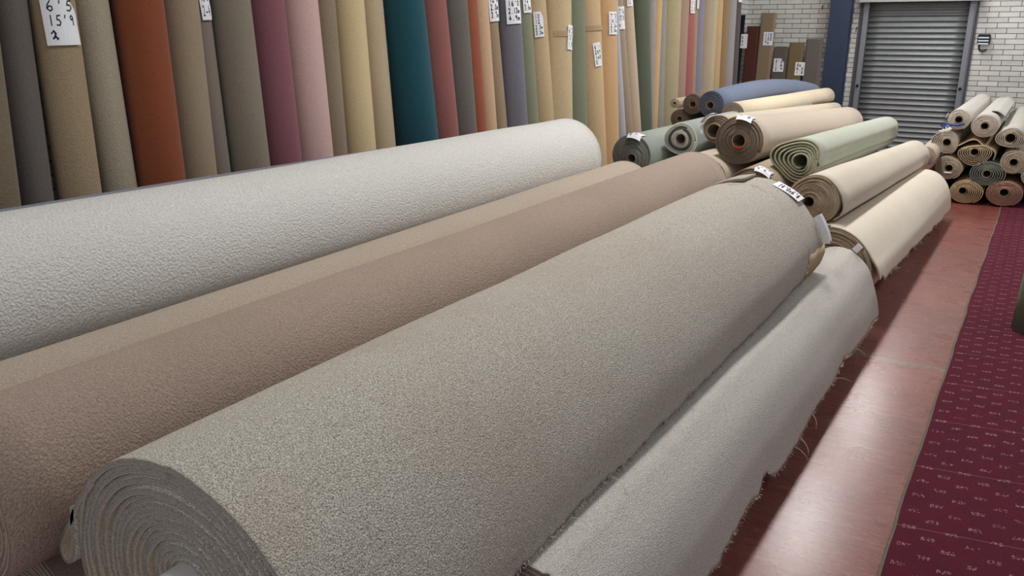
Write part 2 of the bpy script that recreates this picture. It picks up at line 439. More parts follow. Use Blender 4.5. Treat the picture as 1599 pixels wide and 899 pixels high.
for nm, (a, b) in (('guide_rail', (-2.415, -2.325)), ('guide_rail', (-1.075, -.985))):
    mb = MB(); mb.box((a+.012, 13.30, 0), (b-.012, 13.385, 2.12), bev=.004)
    out = a if a < -2 else b-.012
    mb.box((out, 13.33, 0), (out+.014, 13.395, 2.12)); mb.build(nm, M_RAIL, door, False, tuple(door.location))
mb = MB(); mb.box((-2.44, 13.20, 2.125), (-.955, 13.395, 2.45), bev=.006)
mb.box((-2.46, 13.19, 2.118), (-.94, 13.20, 2.20)); mb.build('shutter_housing', plain((168, 170, 170), .45, .3, 'housing_steel'), door, False, tuple(door.location))
for xx in (-2.372, -1.03):
    mb = MB(); mb.tube([(xx, 13.30, .968), (xx, 13.275, .968)], .022, .018, 12); mb.build('locking_bolt', M_DARK, door, True, tuple(door.location))
# angle trim beside the shutter
mb = MB(); mb.box((-2.475, 13.385, 0), (-2.42, 13.398, 2.12)); mb.box((-.98, 13.37, 0), (-.955, 13.398, 2.12))
o = mb.build('trim_2', plain((96, 98, 104), .5, .2, 'angle_steel')); o['kind'] = 'structure'

# small black box with a cable loop on the brick
lb = thing('key_switch', 'small black switch box with cable loop on brick right of the shutter', 'switch', (-.835, 13.4, 1.5))
O = tuple(lb.location); mb = MB(); mb.box((-.915, 13.32, 1.56), (-.765, 13.399, 1.69), bev=.008); mb.build('box_body', M_DARK, lb, False, O)
for zz in (1.645, 1.605, 1.567):
    mb = MB(); mb.box((-.905, 13.30, zz-.009), (-.775, 13.322, zz+.009), bev=.004); mb.build('metal_clip', plain((214, 222, 230), .25, .6, 'bright_metal'), lb, False, O)
mb = MB(); mb.tube([(-.885, 13.37, 1.56)]+[(-.835-.05*math.cos(a), 13.37, 1.515-.045*math.sin(a)) for a in np.linspace(0, 2.7, 9)], .009, n=8)
mb.build('cable', M_DARK, lb, True, O)
for n_, (px, py) in enumerate(((1285, 12), (1338, 46))):
    p = at(px, py, 1, 13.4); mb = MB(); mb.tube([(p[0], 13.399, p[2]+.03), (p[0]-.004, 13.37, p[2]), (p[0], 13.365, p[2]-.03)], .008, .005, 8)
    o = mb.build('wall_hook', M_DARK, None, True); o['category'] = 'hook'
    o['label'] = ('small dark hook on white brick left of the blue column', 'small dark hook on brick between blue column and shutter')[n_]

# ------------------------------------------------------------------ burgundy carpet runner of tiles
t = NT('burgundy_carpet')
sp = t.n('ShaderNodeSeparateXYZ'); t.l(t.tc.outputs['Object'], sp.inputs[0]); X, Y = sp.outputs[0], sp.outputs[1]
Yr = t.math('MULTIPLY_ADD', X, -.17, Y)
cx = t.math('DIVIDE', t.math('ADD', X, .168+.065*20), .065); coln = t.math('ROUND', cx)
fx = t.math('MULTIPLY', t.math('SUBTRACT', cx, coln), .065)
par = t.math('MODULO', coln, 2.0)
ry = t.math('ADD', t.math('DIVIDE', t.math('ADD', Yr, 5.0), .122), t.math('MULTIPLY', par, .5))
fy = t.math('MULTIPLY', t.math('SUBTRACT', t.math('FRACT', ry), .5), .122)
inx = t.math('LESS_THAN', t.math('ABSOLUTE', fx), .0205); iny = t.math('LESS_THAN', t.math('ABSOLUTE', fy), .011)
gap_ = t.math('GREATER_THAN', t.math('ABSOLUTE', t.math('SUBTRACT', t.math('ABSOLUTE', fx), .007)), .0016)
cc = t.n('ShaderNodeCombineXYZ'); t.l(t.math('FLOOR', t.math('DIVIDE', fx, .0042)), cc.inputs[0]); t.l(t.math('FLOOR', t.math('DIVIDE', fy, .0055)), cc.inputs[1])
t.l(t.math('ADD', t.math('MULTIPLY', coln, 13.7), t.math('MULTIPLY', t.math('FLOOR', ry), 7.3)), cc.inputs[2])
wn = t.n('ShaderNodeTexWhiteNoise'); wn.noise_dimensions = '3D'; t.l(cc.outputs[0], wn.inputs['Vector'])
on_ = t.math('GREATER_THAN', wn.outputs['Value'], .52)
mk = t.math('MULTIPLY', t.math('MULTIPLY', inx, iny), t.math('MULTIPLY', on_, gap_))
mk = t.math('MULTIPLY', mk, t.math('LESS_THAN', t.math('ABSOLUTE', t.math('SUBTRACT', t.math('FRACT', t.math('DIVIDE', fy, .0055)), .5)), .3))
sm = t.math('FRACT', t.math('DIVIDE', t.math('ADD', Yr, 5-2.745+10*.488), .488))
sl = t.math('LESS_THAN', t.math('ABSOLUTE', t.math('SUBTRACT', sm, .5)), .0045)
base = t.mix(t.ramp(t.noise(300, 3), .3, .7), s2l((68, 20, 33)), s2l((98, 32, 48)))
base = t.mix(t.math('MULTIPLY', t.ramp(t.noise(6, 4), .45, .7), .35), base, s2l((62, 24, 40)))
base = t.mix(t.math('MULTIPLY', sl, .5), base, s2l((150, 104, 108)))
base = t.mix(t.math('MULTIPLY', mk, .6), base, s2l((196, 160, 172)))
t.col(base); t.set(Roughness=.95); t.b.inputs['Specular IOR Level'].default_value = .1
t.b.inputs['Sheen Weight'].default_value = .2; t.b.inputs['Sheen Tint'].default_value = (.5, .2, .27, 1)
t.bump(t.noise(220, 3), .003)
rn = thing('carpet_runner', 'burgundy carpet with rows of pale dashes laid on the red floor', 'carpet', (-.2, 5, 0))
mb = MB(); ys = np.linspace(-3.3, 13.2, 120); V = []; f = []
ex = -.207+.006*vnoise(ys*2.2, 3)+.003*vnoise(ys*9, 4)
for i, yy in enumerate(ys): V += [(ex[i], yy, .0005), (ex[i], yy, .008), (2.8, yy, .008), (2.8, yy, .0005)]
for i in range(len(ys)-1):
    a = i*4; f += [(a, a+4, a+5, a+1), (a+1, a+5, a+6, a+2), (a+2, a+6, a+7, a+3)]
f += [(0, 1, 2, 3), tuple(4*(len(ys)-1)+k for k in (3, 2, 1, 0))]
body = mesh('carpet_body', V, f, t.m, None, None, False); body.parent = rn; body.location = (.2, -5, 0)
V = []; f = []
for i, yy in enumerate(ys):
    e = ex[i]; V += [(e-.010, yy, .0005), (e-.008, yy, .007), (e+.001, yy, .0095), (e+.0015, yy, .0005)]
for i in range(len(ys)-1):
    a = i*4; f += [(a+k, a+4+k, a+4+(k+1) % 4, a+(k+1) % 4) for k in range(4)]
o = mesh('bound_edge', V, f, carpet((112, 104, 88), scale=200, bump=.002, sheen=0), None, None, False); o.parent = rn; o.location = (.2, -5, 0)
o['label'] = 'grey green bound edge'

# ------------------------------------------------------------------ standing rolls along the left wall
def edge_solve(px, py, r, lean):
    d = ray(px, py); n = np.array([-d[1], d[0]])/np.hypot(d[0], d[1])
    off = XL+r+.02
    tt = (off+lean*(4-CAM_H)-r*n[0])/(d[0]+lean*d[2])
    C = tt*d[:2]+r*n
    return C[0], C[1], CAM_H+tt*d[2]
# (right edge x at top of picture, right edge x,y at bottom, behind?, colour, label)
ST = [
 (-4, 37, 317, 0, (122, 108, 86), 'mottled brown standing carpet roll at the left edge of the picture'),
 (47, 89, 308, 0, (106, 98, 92), 'dark grey standing carpet roll, second from the left edge'),
 (121, 163, 299, 0, (160, 138, 102), 'tan standing carpet roll with large tag reading 6\'5 and 15\'9'),
 (173, 218, 291, 0, (166, 154, 130), 'pale greige standing carpet roll left of the rust one'),
 (259, 294, 278, 0, (140, 66, 24), 'rust orange standing carpet roll, the widest of its colour'),
 (313, 342, 269, 0, (154, 134, 106), 'sandy beige standing carpet roll right of the rust one'),
 (330, 364, 266, 1, (134, 120, 108), 'thin brown grey standing roll squeezed behind the sandy beige one'),
 (394.5, 424.5, 255, 0, (134, 122, 106), 'taupe standing carpet roll left of the mauve one'),
 (447, 474, 249, 0, (136, 80, 90), 'mauve standing carpet roll between taupe and pale pink'),
 (499, 523, 240, 0, (206, 166, 160), 'pale pink standing carpet roll'),
 (526, 545, 236, 0, (142, 124, 100), 'brown taupe standing carpet roll between pink and yellow'),
 (571, 590, 230, 0, (212, 186, 132), 'pale yellow standing carpet roll'),
 (600, 620, 224, 0, (190, 168, 130), 'beige standing carpet roll left of the teal one'),
 (665, 688, 215, 0, (18, 80, 94), 'deep teal standing carpet roll'),
 (699, 719, 209, 0, (146, 84, 80), 'dusty red standing carpet roll right of the teal one'),
 (732, 747, 204, 0, (104, 98, 92), 'charcoal standing carpet roll between dusty red and brick orange'),
 (747, 762, 202, 0, (158, 78, 48), 'thin brick orange standing carpet roll'),
 (764, 778, 200, 0, (204, 166, 126), 'thin peach standing carpet roll'),
 (777, 794, 195, 0, (160, 138, 106), 'brown standing roll under a tag, left of the slate blue one'),
 (814, 826, 192, 0, (114, 114, 126), 'slate blue standing carpet roll with tag reading 16\'0'),
 (830, 843, 187, 0, (130, 136, 108), 'sage green standing roll right of the slate blue one'),
 (854, 867, 184, 0, (196, 168, 122), 'tan standing roll with clipped tag right of the sage one'),
 (894, 896, 182, 0, (200, 176, 128), 'wide beige standing roll with a narrow tag on its edge'),
 (915, 919, 188, 0, (122, 130, 104), 'moss green standing roll above the end of the grey roll'),
 (939, 947.5, 210, 0, (206, 172, 122), 'honey standing roll with a low tilted tag'),
 (964, 968, 210, 0, (206, 162, 106), 'orange tan standing carpet roll with a square tag'),
 (966.5, 979, 210, 1, (176, 176, 186), 'pale lavender standing roll showing only as a sliver'),
 (974, 990, 207, 0, (166, 146, 118), 'brown beige standing roll with tag, leaning left'),
 (990, 1003, 207, 0, (200, 176, 146), 'light beige standing roll left of the dark green one'),
 (1016, 1020, 203, 0, (92, 102, 84), 'dark green standing carpet roll'),
 (1027, 1022, 203, 1, (158, 148, 142), 'grey mauve standing roll behind the golden leaning one'),
 (1036, 1028, 201, 0, (204, 164, 104), 'golden standing roll right of the dark green one'),
 (1043, 1037, 196, 0, (150, 146, 138), 'thin grey standing roll between golden and khaki'),
 (1066, 1059, 173, 0, (178, 162, 120), 'wide khaki standing carpet roll'),
 (1078, 1071, 152, 0, (168, 138, 112), 'pinkish tan standing roll left of the rose one'),
 (1088, 1083, 150, 0, (176, 98, 92), 'rose standing carpet roll with a tag near the top'),
 (1092, 1086.5, 147, 0, (172, 144, 106), 'very thin tan standing roll right of the rose one'),
 (1102, 1096, 145, 0, (142, 138, 156), 'lavender grey standing carpet roll'),
 (1117, 1109.5, 142, 0, (184, 160, 130), 'tan standing roll right of the lavender grey one'),
 (1123, 1114.6, 140, 0, (196, 180, 134), 'thin straw standing roll left of the gold one'),
 (1131, 1124, 138, 0, (206, 168, 112), 'bright gold standing carpet roll'),
 (1141, 1134, 137, 0, (160, 126, 80), 'ochre brown standing carpet roll right of bright gold'),
 (1152, 1144, 137, 0, (160, 156, 156), 'light grey standing roll near the far corner'),
 (1160, 1151.5, 134, 0, (96, 86, 86), 'dark mauve grey standing roll, last before the corner'),
]
SR = []; CAPR = {7: .122, 27: .085, 31: .075}
prev = None; 
for i, (xa, xb, yb_, back, rgb, lab) in enumerate(ST):
    lean = .03 if i >= 33 else .02+.05*min(1, i/27)
    if back or prev is None: r = .08 if back else .115
    else:
        lo_, hi_ = .035, CAPR.get(i, .168)
        for it in range(24):
            r = (lo_+hi_)/2
            a = edge_solve(xa, 0, r, lean); b = edge_solve(xb, yb_, r, lean)
            g = (math.hypot(a[0]-prev[0][0], a[1]-prev[0][1])+math.hypot(b[0]-prev[1][0], b[1]-prev[1][1]))/2-r-prev[2]+.001
            if a[1] < prev[0][1] or b[1] < prev[1][1]: g = -1
            if g > 0: lo_ = r
            else: hi_ = r
    a = edge_solve(xa, 0, r, lean); b = edge_solve(xb, yb_, r, lean)
    s_ = (a[1]-b[1])/(a[2]-b[2]); Yb = b[1]-s_*b[2]; Yt = b[1]+s_*(4-b[2])
    dx_back = -0.0
    Pb = np.array([XL+r+.02+lean*4+dx_back, Yb, .012]); Pt = np.array([XL+r+.02+dx_back, Yt, 4.0]); Pt = Pb+(Pt-Pb)*.80
    if not back: prev = (a, b, r)
    SR.append((Pb, Pt, r))
    root = thing('standing_carpet_roll', lab, 'carpet roll', tuple(Pb), 'carpet rolls standing along the left wall')
    rr_ = r-.004
    # spiral of three turns with cut edge turned away from the aisle
    turns = 3; n = turns*40; tt_ = .009; ax = (Pt-Pb); mb = MB()
    seam_a = math.radians((150+37*i) % 90+120)
    pts = []
    for k in range(n+1):
        th = seam_a+2*math.pi*turns*(1-k/n); rad = rr_-(tt_+.001)*turns*(1-k/n)
        pts.append((rad*math.cos(th), rad*math.sin(th), rad))
    nz = 9; V = []; rs = np.random.RandomState(i)
    for (sx, sy, rad) in pts:
        for lay in (0, tt_):
            q = (rad-lay)/rad
            for j in range(nz):
                v = j/(nz-1); wv = 1+.012*math.sin(5*v+i)*math.sin(math.atan2(sy, sx)*2+i*1.7)
                c_ = Pb+ax*v; V.append((c_[0]+sx*q*wv, c_[1]+sy*q*wv, c_[2]+.002*rs.rand()))
    f = []; mi = []
    for k in range(n):
        A = k*2*nz; B = A+2*nz
        for j in range(nz-1):
            f += [(A+j, A+j+1, B+j+1, B+j), (A+nz+j, B+nz+j, B+nz+j+1, A+nz+j+1)]; mi += [0, 1]
        f += [(A, B, B+nz, A+nz), (A+nz-1, A+2*nz-1, B+2*nz-1, B+nz-1)]; mi += [0, 0]
    E_ = n*2*nz
    for j in range(nz-1): f.append((E_+j, E_+j+1, E_+nz+j+1, E_+nz+j)); mi.append(0)
    near = i < 14
    mt = carpet(rgb, scale=170 if i in (0, 2, 3, 10) else (230 if near else 160), speck=.16, bump=.0035 if near else .003, sheen=.45, blotch=.10, gain=1.0)
    mesh('rolled_carpet', V, f, [mt, carpet(tuple(int(v*.8) for v in rgb), sheen=0, name='carpet_backing')], root, mi, True, tuple(Pb))

def surf_std(i, px, py):
    """hit the standing roll i with the ray through a pixel -> (axis fraction, angle)"""
    Pb, Pt, r = SR[i]; d = ray(px, py); d = d/np.linalg.norm(d); o = np.array([0, 0, CAM_H]); A = (Pt-Pb)/np.linalg.norm(Pt-Pb)
    w0 = o-Pb; dp = d-A*d.dot(A); wp = w0-A*w0.dot(A)
    a_, b_, c_ = dp.dot(dp), 2*dp.dot(wp), wp.dot(wp)-r*r
    D = b_*b_-4*a_*c_
    tt = (-b_-math.sqrt(max(D, 0)))/(2*a_)
    return o+tt*d, tt
def std_tag(i, px0, py0, px1, py1, lines=None, tilt=0, clip=0, tape=False, wline=.04):
    root = [o for o in bpy.data.objects if o.get('label') == ST[i][5]][0]; O = tuple(root.location)
    Pb, Pt, r = SR[i]; A = (Pt-Pb)/np.linalg.norm(Pt-Pb)
    pc, tt = surf_std(i, (px0+px1)/2, (py0+py1)/2)
    N = pc-Pb; N = N-A*N.dot(A); 
    if np.linalg.norm(N) < 1e-6: N = np.array([1., -.5, 0])
    N /= np.linalg.norm(N); U = np.cross(A, N); U /= np.linalg.norm(U)
    d = ray((px0+px1)/2, (py0+py1)/2); dn = d/np.linalg.norm(d)
    mpp = tt/np.linalg.norm(d)                       # metres per pixel at that depth
    h = (py1-py0)*mpp; cosv = max(.35, abs(N.dot(-dn))); wd = (px1-px0)*mpp/cosv
    ti = math.radians(tilt)
    def M(u, v, lift=0):
        x = (u-.5)*wd; z = (v-.5)*h; x, z = x*math.cos(ti)-z*math.sin(ti), x*math.sin(ti)+z*math.cos(ti)
        z *= 1
        an = x/r; an = max(-1.2, min(1.2, an)); R_ = r+.0025+lift+.0018*math.sin(6*v+i)*u
        base = Pb+A*((pc-Pb).dot(A)+z)
        return tuple(base+N*R_*math.cos(an)+U*(R_*math.sin(an)))
    tg = tagsheet(M, root, O, clip=clip)
    if lines:
        wr = writing(lines, lambda u, v: M(u, v, .0012), tg, (0, 0, 0), w=wline)
        # handwriting shares the roll's frame
        if wr: wr.data.transform(Matrix.Translation(-Vector(O)))
    if tape:
        def T(u, v, lift=0):
            an = (u-.5)*2.2; base = Pb+A*((pc-Pb).dot(A)+h*tape+(v-.5)*.045)
            return tuple(base+N*(r+.0012+lift)*math.cos(an)+U*((r+.0012+lift)*math.sin(an)))
        V = [T(u, v) for v in (0, 1) for u in np.linspace(0, 1, 12)]
        mesh('sticky_tape', V, [(k, k+1, k+13, k+12) for k in range(11)], M_TAPE, root, None, True, O)
std_tag(2, 71, -6, 121, 69, ["6'5", "15'9", "~"], tilt=2, clip=.35, wline=.03)
std_tag(6, 313, -20, 327, 30, ["15'3", "2-4"], tilt=3)
std_tag(18, 764, -22, 779, 32, ["7'2", "12'0", "2.0m", "3.7m"])
std_tag(19, 791, -14, 814, 36, ["7'0", "16'0", "2.13m", "4.9m"])
std_tag(20, 817, -20, 829, 19, ["6'1", "12'", "3.6m"])
std_tag(21, 834, 19, 849, 57, ["10", "12", "2.5m", "3.0m"], clip=.25)
std_tag(22, 887, 40, 894, 77, ["6'2", "13", "1.9"], tilt=-4, tape=.15)
std_tag(24, 928, 67, 939, 103, ["6'1", "2~9", "1x8", "0"], tilt=5, tape=1.1)
std_tag(25, 952, 19, 964, 53, ["7'3", "16'2", "2.2m", "5.0m"])
std_tag(27, 965, 11, 976, 45, ["7'6", "13'8", "x"], tilt=-4)
std_tag(28, 979, -20, 988, 9, ["6'0", "12"])
std_tag(35, 1079, -10, 1086, 20, ["6'8", "11'5", "2.0"])
std_tag(36, 1089, -12, 1092, 13, ["9"])
std_tag(43, 1154, -12, 1159, 3, ["8"])

# ------------------------------------------------------------------ folded remnants standing against the far wall
def remnant(key, x0_, x1_, zt, rgb, lab, slant=0, clip=False, tagbox=None, lines=None, yb=13.16, dep=.07, shift=0):
    root = thing('carpet_remnant', lab, 'carpet remnant', ((x0_+x1_)/2+shift, yb+.05, 0), 'folded carpet remnants at the far wall')
    O = tuple(root.location); wd = x1_-x0_
    # flattened spiral: rounded-slab profile in plan, three layers
    mb = MB(); nlay = 3; th = dep/(2*nlay+.5); n = 16
    def slab(off):
        hw = wd/2-off; hd = dep/2-off; rc = min(hw, hd)*.95; P = []
        for (cx_, cy_, a0) in ((hw-rc, hd-rc, 0), (-(hw-rc), hd-rc, 90), (-(hw-rc), -(hd-rc), 180), (hw-rc, -(hd-rc), 270)):
            for k in range(5): a = math.radians(a0+k*22.5); P.append((cx_+rc*math.cos(a), cy_+rc*math.sin(a)))
        return P
    zs = [0.012, .5*zt, .93*zt, zt]
    for L_ in range(nlay):
        o1, o2 = slab(L_*th), slab(L_*th+th*.9); V = []
        m_ = len(o1)
        for j, zz in enumerate(zs):
            lx = slant*(zz/zt); ly = .10*(zz/zt)
            for P in (o1, o2):
                for (a, b) in P:
                    zc = zz-(.0035*((a*91+L_*3) % 1))
                    if clip and j == 3 and abs(a) > wd*.28: zc = zz-(abs(a)-wd*.28)*.9
                    V.append(((x0_+x1_)/2+a+lx, yb+b+ly-.05, zc))
        f = []
        for j in range(3):
            A = j*2*m_; B = A+2*m_
            for k in range(m_):
                q = (k+1) % m_; f += [(A+k, A+q, B+q, B+k), (A+m_+k, B+m_+k, B+m_+q, A+m_+q)]
        A = 3*2*m_
        for k in range(m_): q = (k+1) % m_; f += [(A+k, A+q, A+m_+q, A+m_+k), (k, m_+k, m_+q, q)]
        mb.add(V, f)
    mb.build('folded_carpet', carpet(rgb, scale=150, bump=.003, speck=.14, sheen=.2), root, False, O)
    if tagbox:
        px0, py0, px1, py1 = tagbox; yy = yb-.06-dep/2+.10*.7
        a = at(px0, py0, 1, yy); b = at(px1, py1, 1, yy)
        zt_, zb_ = a[2], b[2]
        def M(u, v, lift=0):
            zz = lin(zb_, zt_, v); return (lin(a[0], b[0], u), yb-.05-dep/2-.003+.10*zz/zt-lift+.003*math.sin(5*v), zz)
        tg = tagsheet(M, root, O, 4, 6, clip=.3 if clip else 0)
        wr = writing(lines or ["7'0", "3.2", "x"], lambda u, v: M(u, v, .002), tg, (0, 0, 0), w=.05); wr.data.transform(Matrix.Translation(-Vector(O)))
tb = lambda a, b, c, d: (1140+a/6.91, b/6.91, 1140+c/6.91, d/6.91)
remnant('black', -4.09, -4.02, 1.96, (24, 27, 34), 'narrow black carpet remnant in the far left corner with a tag', tagbox=tb(118, 368, 176, 520), lines=["6", "4", "9"], yb=12.95, dep=.07)
remnant('maroon', -4.04, -3.84, 1.80, (98, 52, 46), 'maroon carpet remnant standing against the far wall', slant=0)
remnant('tan', -3.84, -3.62, 1.99, (146, 122, 94), 'tall tan carpet remnant with tag, against the far wall', tagbox=tb(362, 345, 452, 490), lines=["115", "122", "7x"], slant=0)
remnant('gb', -3.61, -3.385, 1.52, (100, 92, 84), 'grey brown remnant with clipped corners and a rounded tag', clip=True, tagbox=tb(472, 630, 568, 775), lines=["5'2", "1.6", "2.9"])
remnant('olive', -3.38, -3.16, 1.56, (122, 104, 66), 'olive carpet remnant between two grey brown ones', tagbox=tb(705, 670, 792, 815), lines=["5x", "4.5", "1.8"])
remnant('grey', -3.14, -2.90, 1.62, (108, 100, 94), 'plain grey brown remnant nearest the blue column')

# ------------------------------------------------------------------ big rolls in the foreground
Z = CAM_H
def zz(p): return [(a, b+Z) for a, b in p]
G1 = 'big carpet rolls lying in the foreground'
def cut4(ys):
    c = .006*vnoise(ys*7, 1)+.004*vnoise(ys*23, 2)+.003*vnoise(ys*70, 3)+.005*vnoise(ys*150, 8)+.01
    c += np.where(ys > 4.02, .085+.02*vnoise(ys*40, 4), 0); return c
def plug4(root, O):
    n = 32; V = []; c = (-1.215, -.992+Z); y = .775
    prof = [(.0, -.012), (.025, -.012), (.028, -.004), (.048, -.002), (.0515, .004), (.052, .09)]
    for r, dy in prof: V += [(c[0]+r*math.cos(2*math.pi*k/n), y+dy, c[1]+r*math.sin(2*math.pi*k/n)) for k in range(n)]
    f = [(i*n+k, i*n+(k+1) % n, (i+1)*n+(k+1) % n, (i+1)*n+k) for i in range(len(prof)-1) for k in range(n)]
    o = mesh('end_plug', V, f, M_PLUG, root, None, True, O); o['label'] = 'white plastic end plug'
loopN = zz([(-1.515, -.86), (-1.575, -.925), (-1.615, -.98), (-1.655, -1.03), (-1.678, -1.065), (-1.672, -1.098), (-1.648, -1.105), (-1.622, -1.08), (-1.606, -1.03), (-1.598, -.98), (-1.59, -.95)])
loopN = spline(loopN, 40)[::-1]
loopF = loopN+np.array([.06, .05])
t4n = spline(zz([(-1.23, -.743), (-1.10, -.785), (-.985, -.868), (-.90, -.985), (-.855, -1.085), (-.83, -1.16)]), 26)
t4f = spline(zz([(-1.131, -.668), (-.997, -.735), (-.90, -.84), (-.845, -.94), (-.832, -1.03), (-.86, -1.12)]), 26)
lying('r4', 'large greige carpet roll in front with a white core plug and draped cut edge', (-1.264, -1.062+Z), (.338, .314), .817, 4.26,
      cF=(-1.235, -1.01+Z), RF=(.335, .335), core=(-1.215, -.992+Z), rc=.056, t=.0124, gap=.0003, end=88, tailN=t4n, tailF=t4f,
      outer=(194, 187, 174), inner=(178, 160, 130), edge=(150, 142, 132), back=(178, 168, 150), hi=420, cutf=cut4, jit=.010, wob=.004, seed=4,
      group=G1, matkw=dict(scale=330, speck=.62, bump=.006, sheen=.2, warm=(176, 156, 138), blotch=.10), plug=plug4, tube_r=.054, extra=[(loopN, loopF)])
def cut5(ys):
    c = .016*vnoise(ys*2.4+3, 11)+.010*vnoise(ys*6, 12)+.004*vnoise(ys*22, 13)+.005*vnoise(ys*70, 14)+.02
    return c+.03*np.exp(-((ys-2.66)/.05)**2)-.02*np.exp(-((ys-2.56)/.03)**2)+.02*np.exp(-((ys-3.9)/.15)**2)
t5n = spline(zz([(-.79, -1.158), (-.70, -1.235), (-.65, -1.33), (-.625, -1.42), (-.61, -1.50)]), 24)
t5f = spline(zz([(-.80, -1.133), (-.702, -1.214), (-.652, -1.319), (-.621, -1.41), (-.604, -1.49)]), 24)
lying('r5', 'pale grey carpet roll on the floor beside the red floor, torn edge hanging', (-.85, -1.377+Z), (.19, .218), 1.42, 4.9,
      cF=(-.865, -1.36+Z), RF=(.19, .236), t=.0105, end=74, tailN=t5n, tailF=t5f, outer=(204, 198, 189), inner=(170, 152, 122), edge=(112, 98, 92), back=(160, 140, 124),
      hi=360, cutf=cut5, wob=.006, seed=9, group=G1, matkw=dict(scale=330, speck=.42, bump=.005, sheen=.25))
lying('r3', 'brown taupe carpet roll between the greige roll and the beige one', (-1.84, -.955+Z), .200, .71, 5.08, cF=(-1.82, -.90+Z), RF=(.225, .228),
      t=.011, end=-100, outer=(166, 143, 126), edge=(120, 102, 92), wob=.004, hi=40, seed=5, group=G1,
      matkw=dict(scale=215, speck=.24, bump=.005, sheen=.3, blotch=.14))
lying('r2', 'sandy beige carpet roll lying between the white grey and taupe rolls', (-2.35, -1.075+Z), .200, .9, 5.2, cF=(-2.35, -1.005+Z), RF=.224, t=.011, end=-120,
      outer=(180, 162, 142), wob=.004, hi=40, seed=6, group=G1, matkw=dict(scale=210, speck=.2, bump=.005))
lying('r1', 'thick white grey looped carpet roll nearest the standing rolls', (-2.80, -.822+Z), .276, 1.0, 5.2, cF=(-2.80, -.80+Z), RF=.277, t=.012, end=-130,
      outer=(212, 210, 205), wob=.004, hi=40, seed=7, group=G1, matkw=dict(scale=160, speck=.14, bump=.008, sheen=.2, blotch=.05), jit=.004)
lying('g0', 'slim blue grey carpet roll lying behind the white grey one', (-3.30, -.77+Z), .14, 1.0, 5.0, outer=(128, 132, 144), wob=.002, seed=8)
lying('s1', 'dark brown roll end low in the bottom left corner', (-1.95, -1.377+Z), .22, .86, 4.9, outer=(120, 100, 88), edge=(84, 74, 66), seed=21, group='carpet rolls at the bottom of the heap')
for kk, (cx_, cz_, r_, y_a, y_b, rgb) in enumerate([(-2.42, -1.45, .145, 1.0, 5.0, (150, 130, 110)), (-2.85, -1.377, .22, 1.0, 5.0, (130, 124, 118)),
        (-3.28, -1.387, .21, 1.0, 5.0, (140, 120, 100)), (-3.22, -1.05, .13, 1.0, 5.0, (150, 140, 128)), (-1.42, -1.465, .13, .9, 4.3, (120, 106, 94))]):
    lying('s%d' % (kk+2), 'brown carpet roll buried under the foreground heap', (cx_, cz_+Z), r_, y_a, y_b, outer=rgb, turns=5, seed=30+kk, group='hidden rolls under the foreground heap')

# loose threads along the cut edges (uncountable fluff) and longer single threads
def fringe(key, pts_fn, ya, yb_, n, ln, name='frayed_edge', seed=1, rad=.0005, mat=None):
    R_ = ROLLS[key]; rg = random.Random(seed); mb = MB()
    for k in range(n):
        y = rg.uniform(ya, yb_); p = Vector(pts_fn(y)); d = Vector((rg.uniform(.0, .8), rg.uniform(-.9, .9), rg.uniform(-1, .1))).normalized()*ln*rg.uniform(.3, 1)
        mb.tube([p, p+d*.5+Vector((0, 0, rg.uniform(-.2, .3)*ln*.4)), p+d], rad, rad*.5, 3)
    o = mb.build(name, mat or carpet((196, 186, 166), name='thread', sheen=0, bump=0), R_['root'], False, R_['O']); o['kind'] = 'stuff'; return o
def edge_pt(tn, tf, y0, y1, cutf):
    tn = np.asarray(tn); tf = np.asarray(tf)
    def fn(y):
        v = (y-y0)/(y1-y0); q = tn*(1-v)+tf*v; c = float(cutf(np.array([y]))[0])
        d = q[-1]-q[-3]; d = d/np.linalg.norm(d); e = q[-1]-d*c; return (e[0], y, e[1])
    return fn
e4 = edge_pt(t4n, t4f, .817, 4.26, cut4); e5 = edge_pt(t5n, t5f, 1.42, 4.9, cut5)
fringe('r4', e4, .9, 4.0, 900, .014, seed=2, rad=.0009)
fringe('r5', e5, 1.5, 4.85, 700, .014, seed=3, rad=.0009)
def thread(key, fn, y, vec, name='loose_thread'):
    R_ = ROLLS[key]; p = Vector(fn(y)); v = Vector(vec); mb = MB()
    mb.tube([p-v*.1, p+v*.35+Vector((.008, 0, .008)), p+v*.7+Vector((.01, 0, .004)), p+v], .0011, .0006, 5)
    mb.build(name, carpet((205, 196, 180), name='thread', sheen=0, bump=0), R_['root'], True, R_['O'])
for y, v in ((2.35, (.03, -.02, -.07)), (2.42, (.06, -.02, -.06)), (1.85, (.06, -.02, -.03)), (3.32, (.05, 0, -.06)), (3.75, (.07, -.02, -.02)), (1.62, (.04, .01, -.01))): thread('r4', e4, y, v)
for y, v in ((3.75, (.07, .02, -.01)), (3.1, (.05, -.05, -.04)), (3.02, (.06, -.03, -.03)), (3.3, (.03, -.04, -.04)), (4.2, (.05, .0, -.03))): thread('r5', e5, y, v)

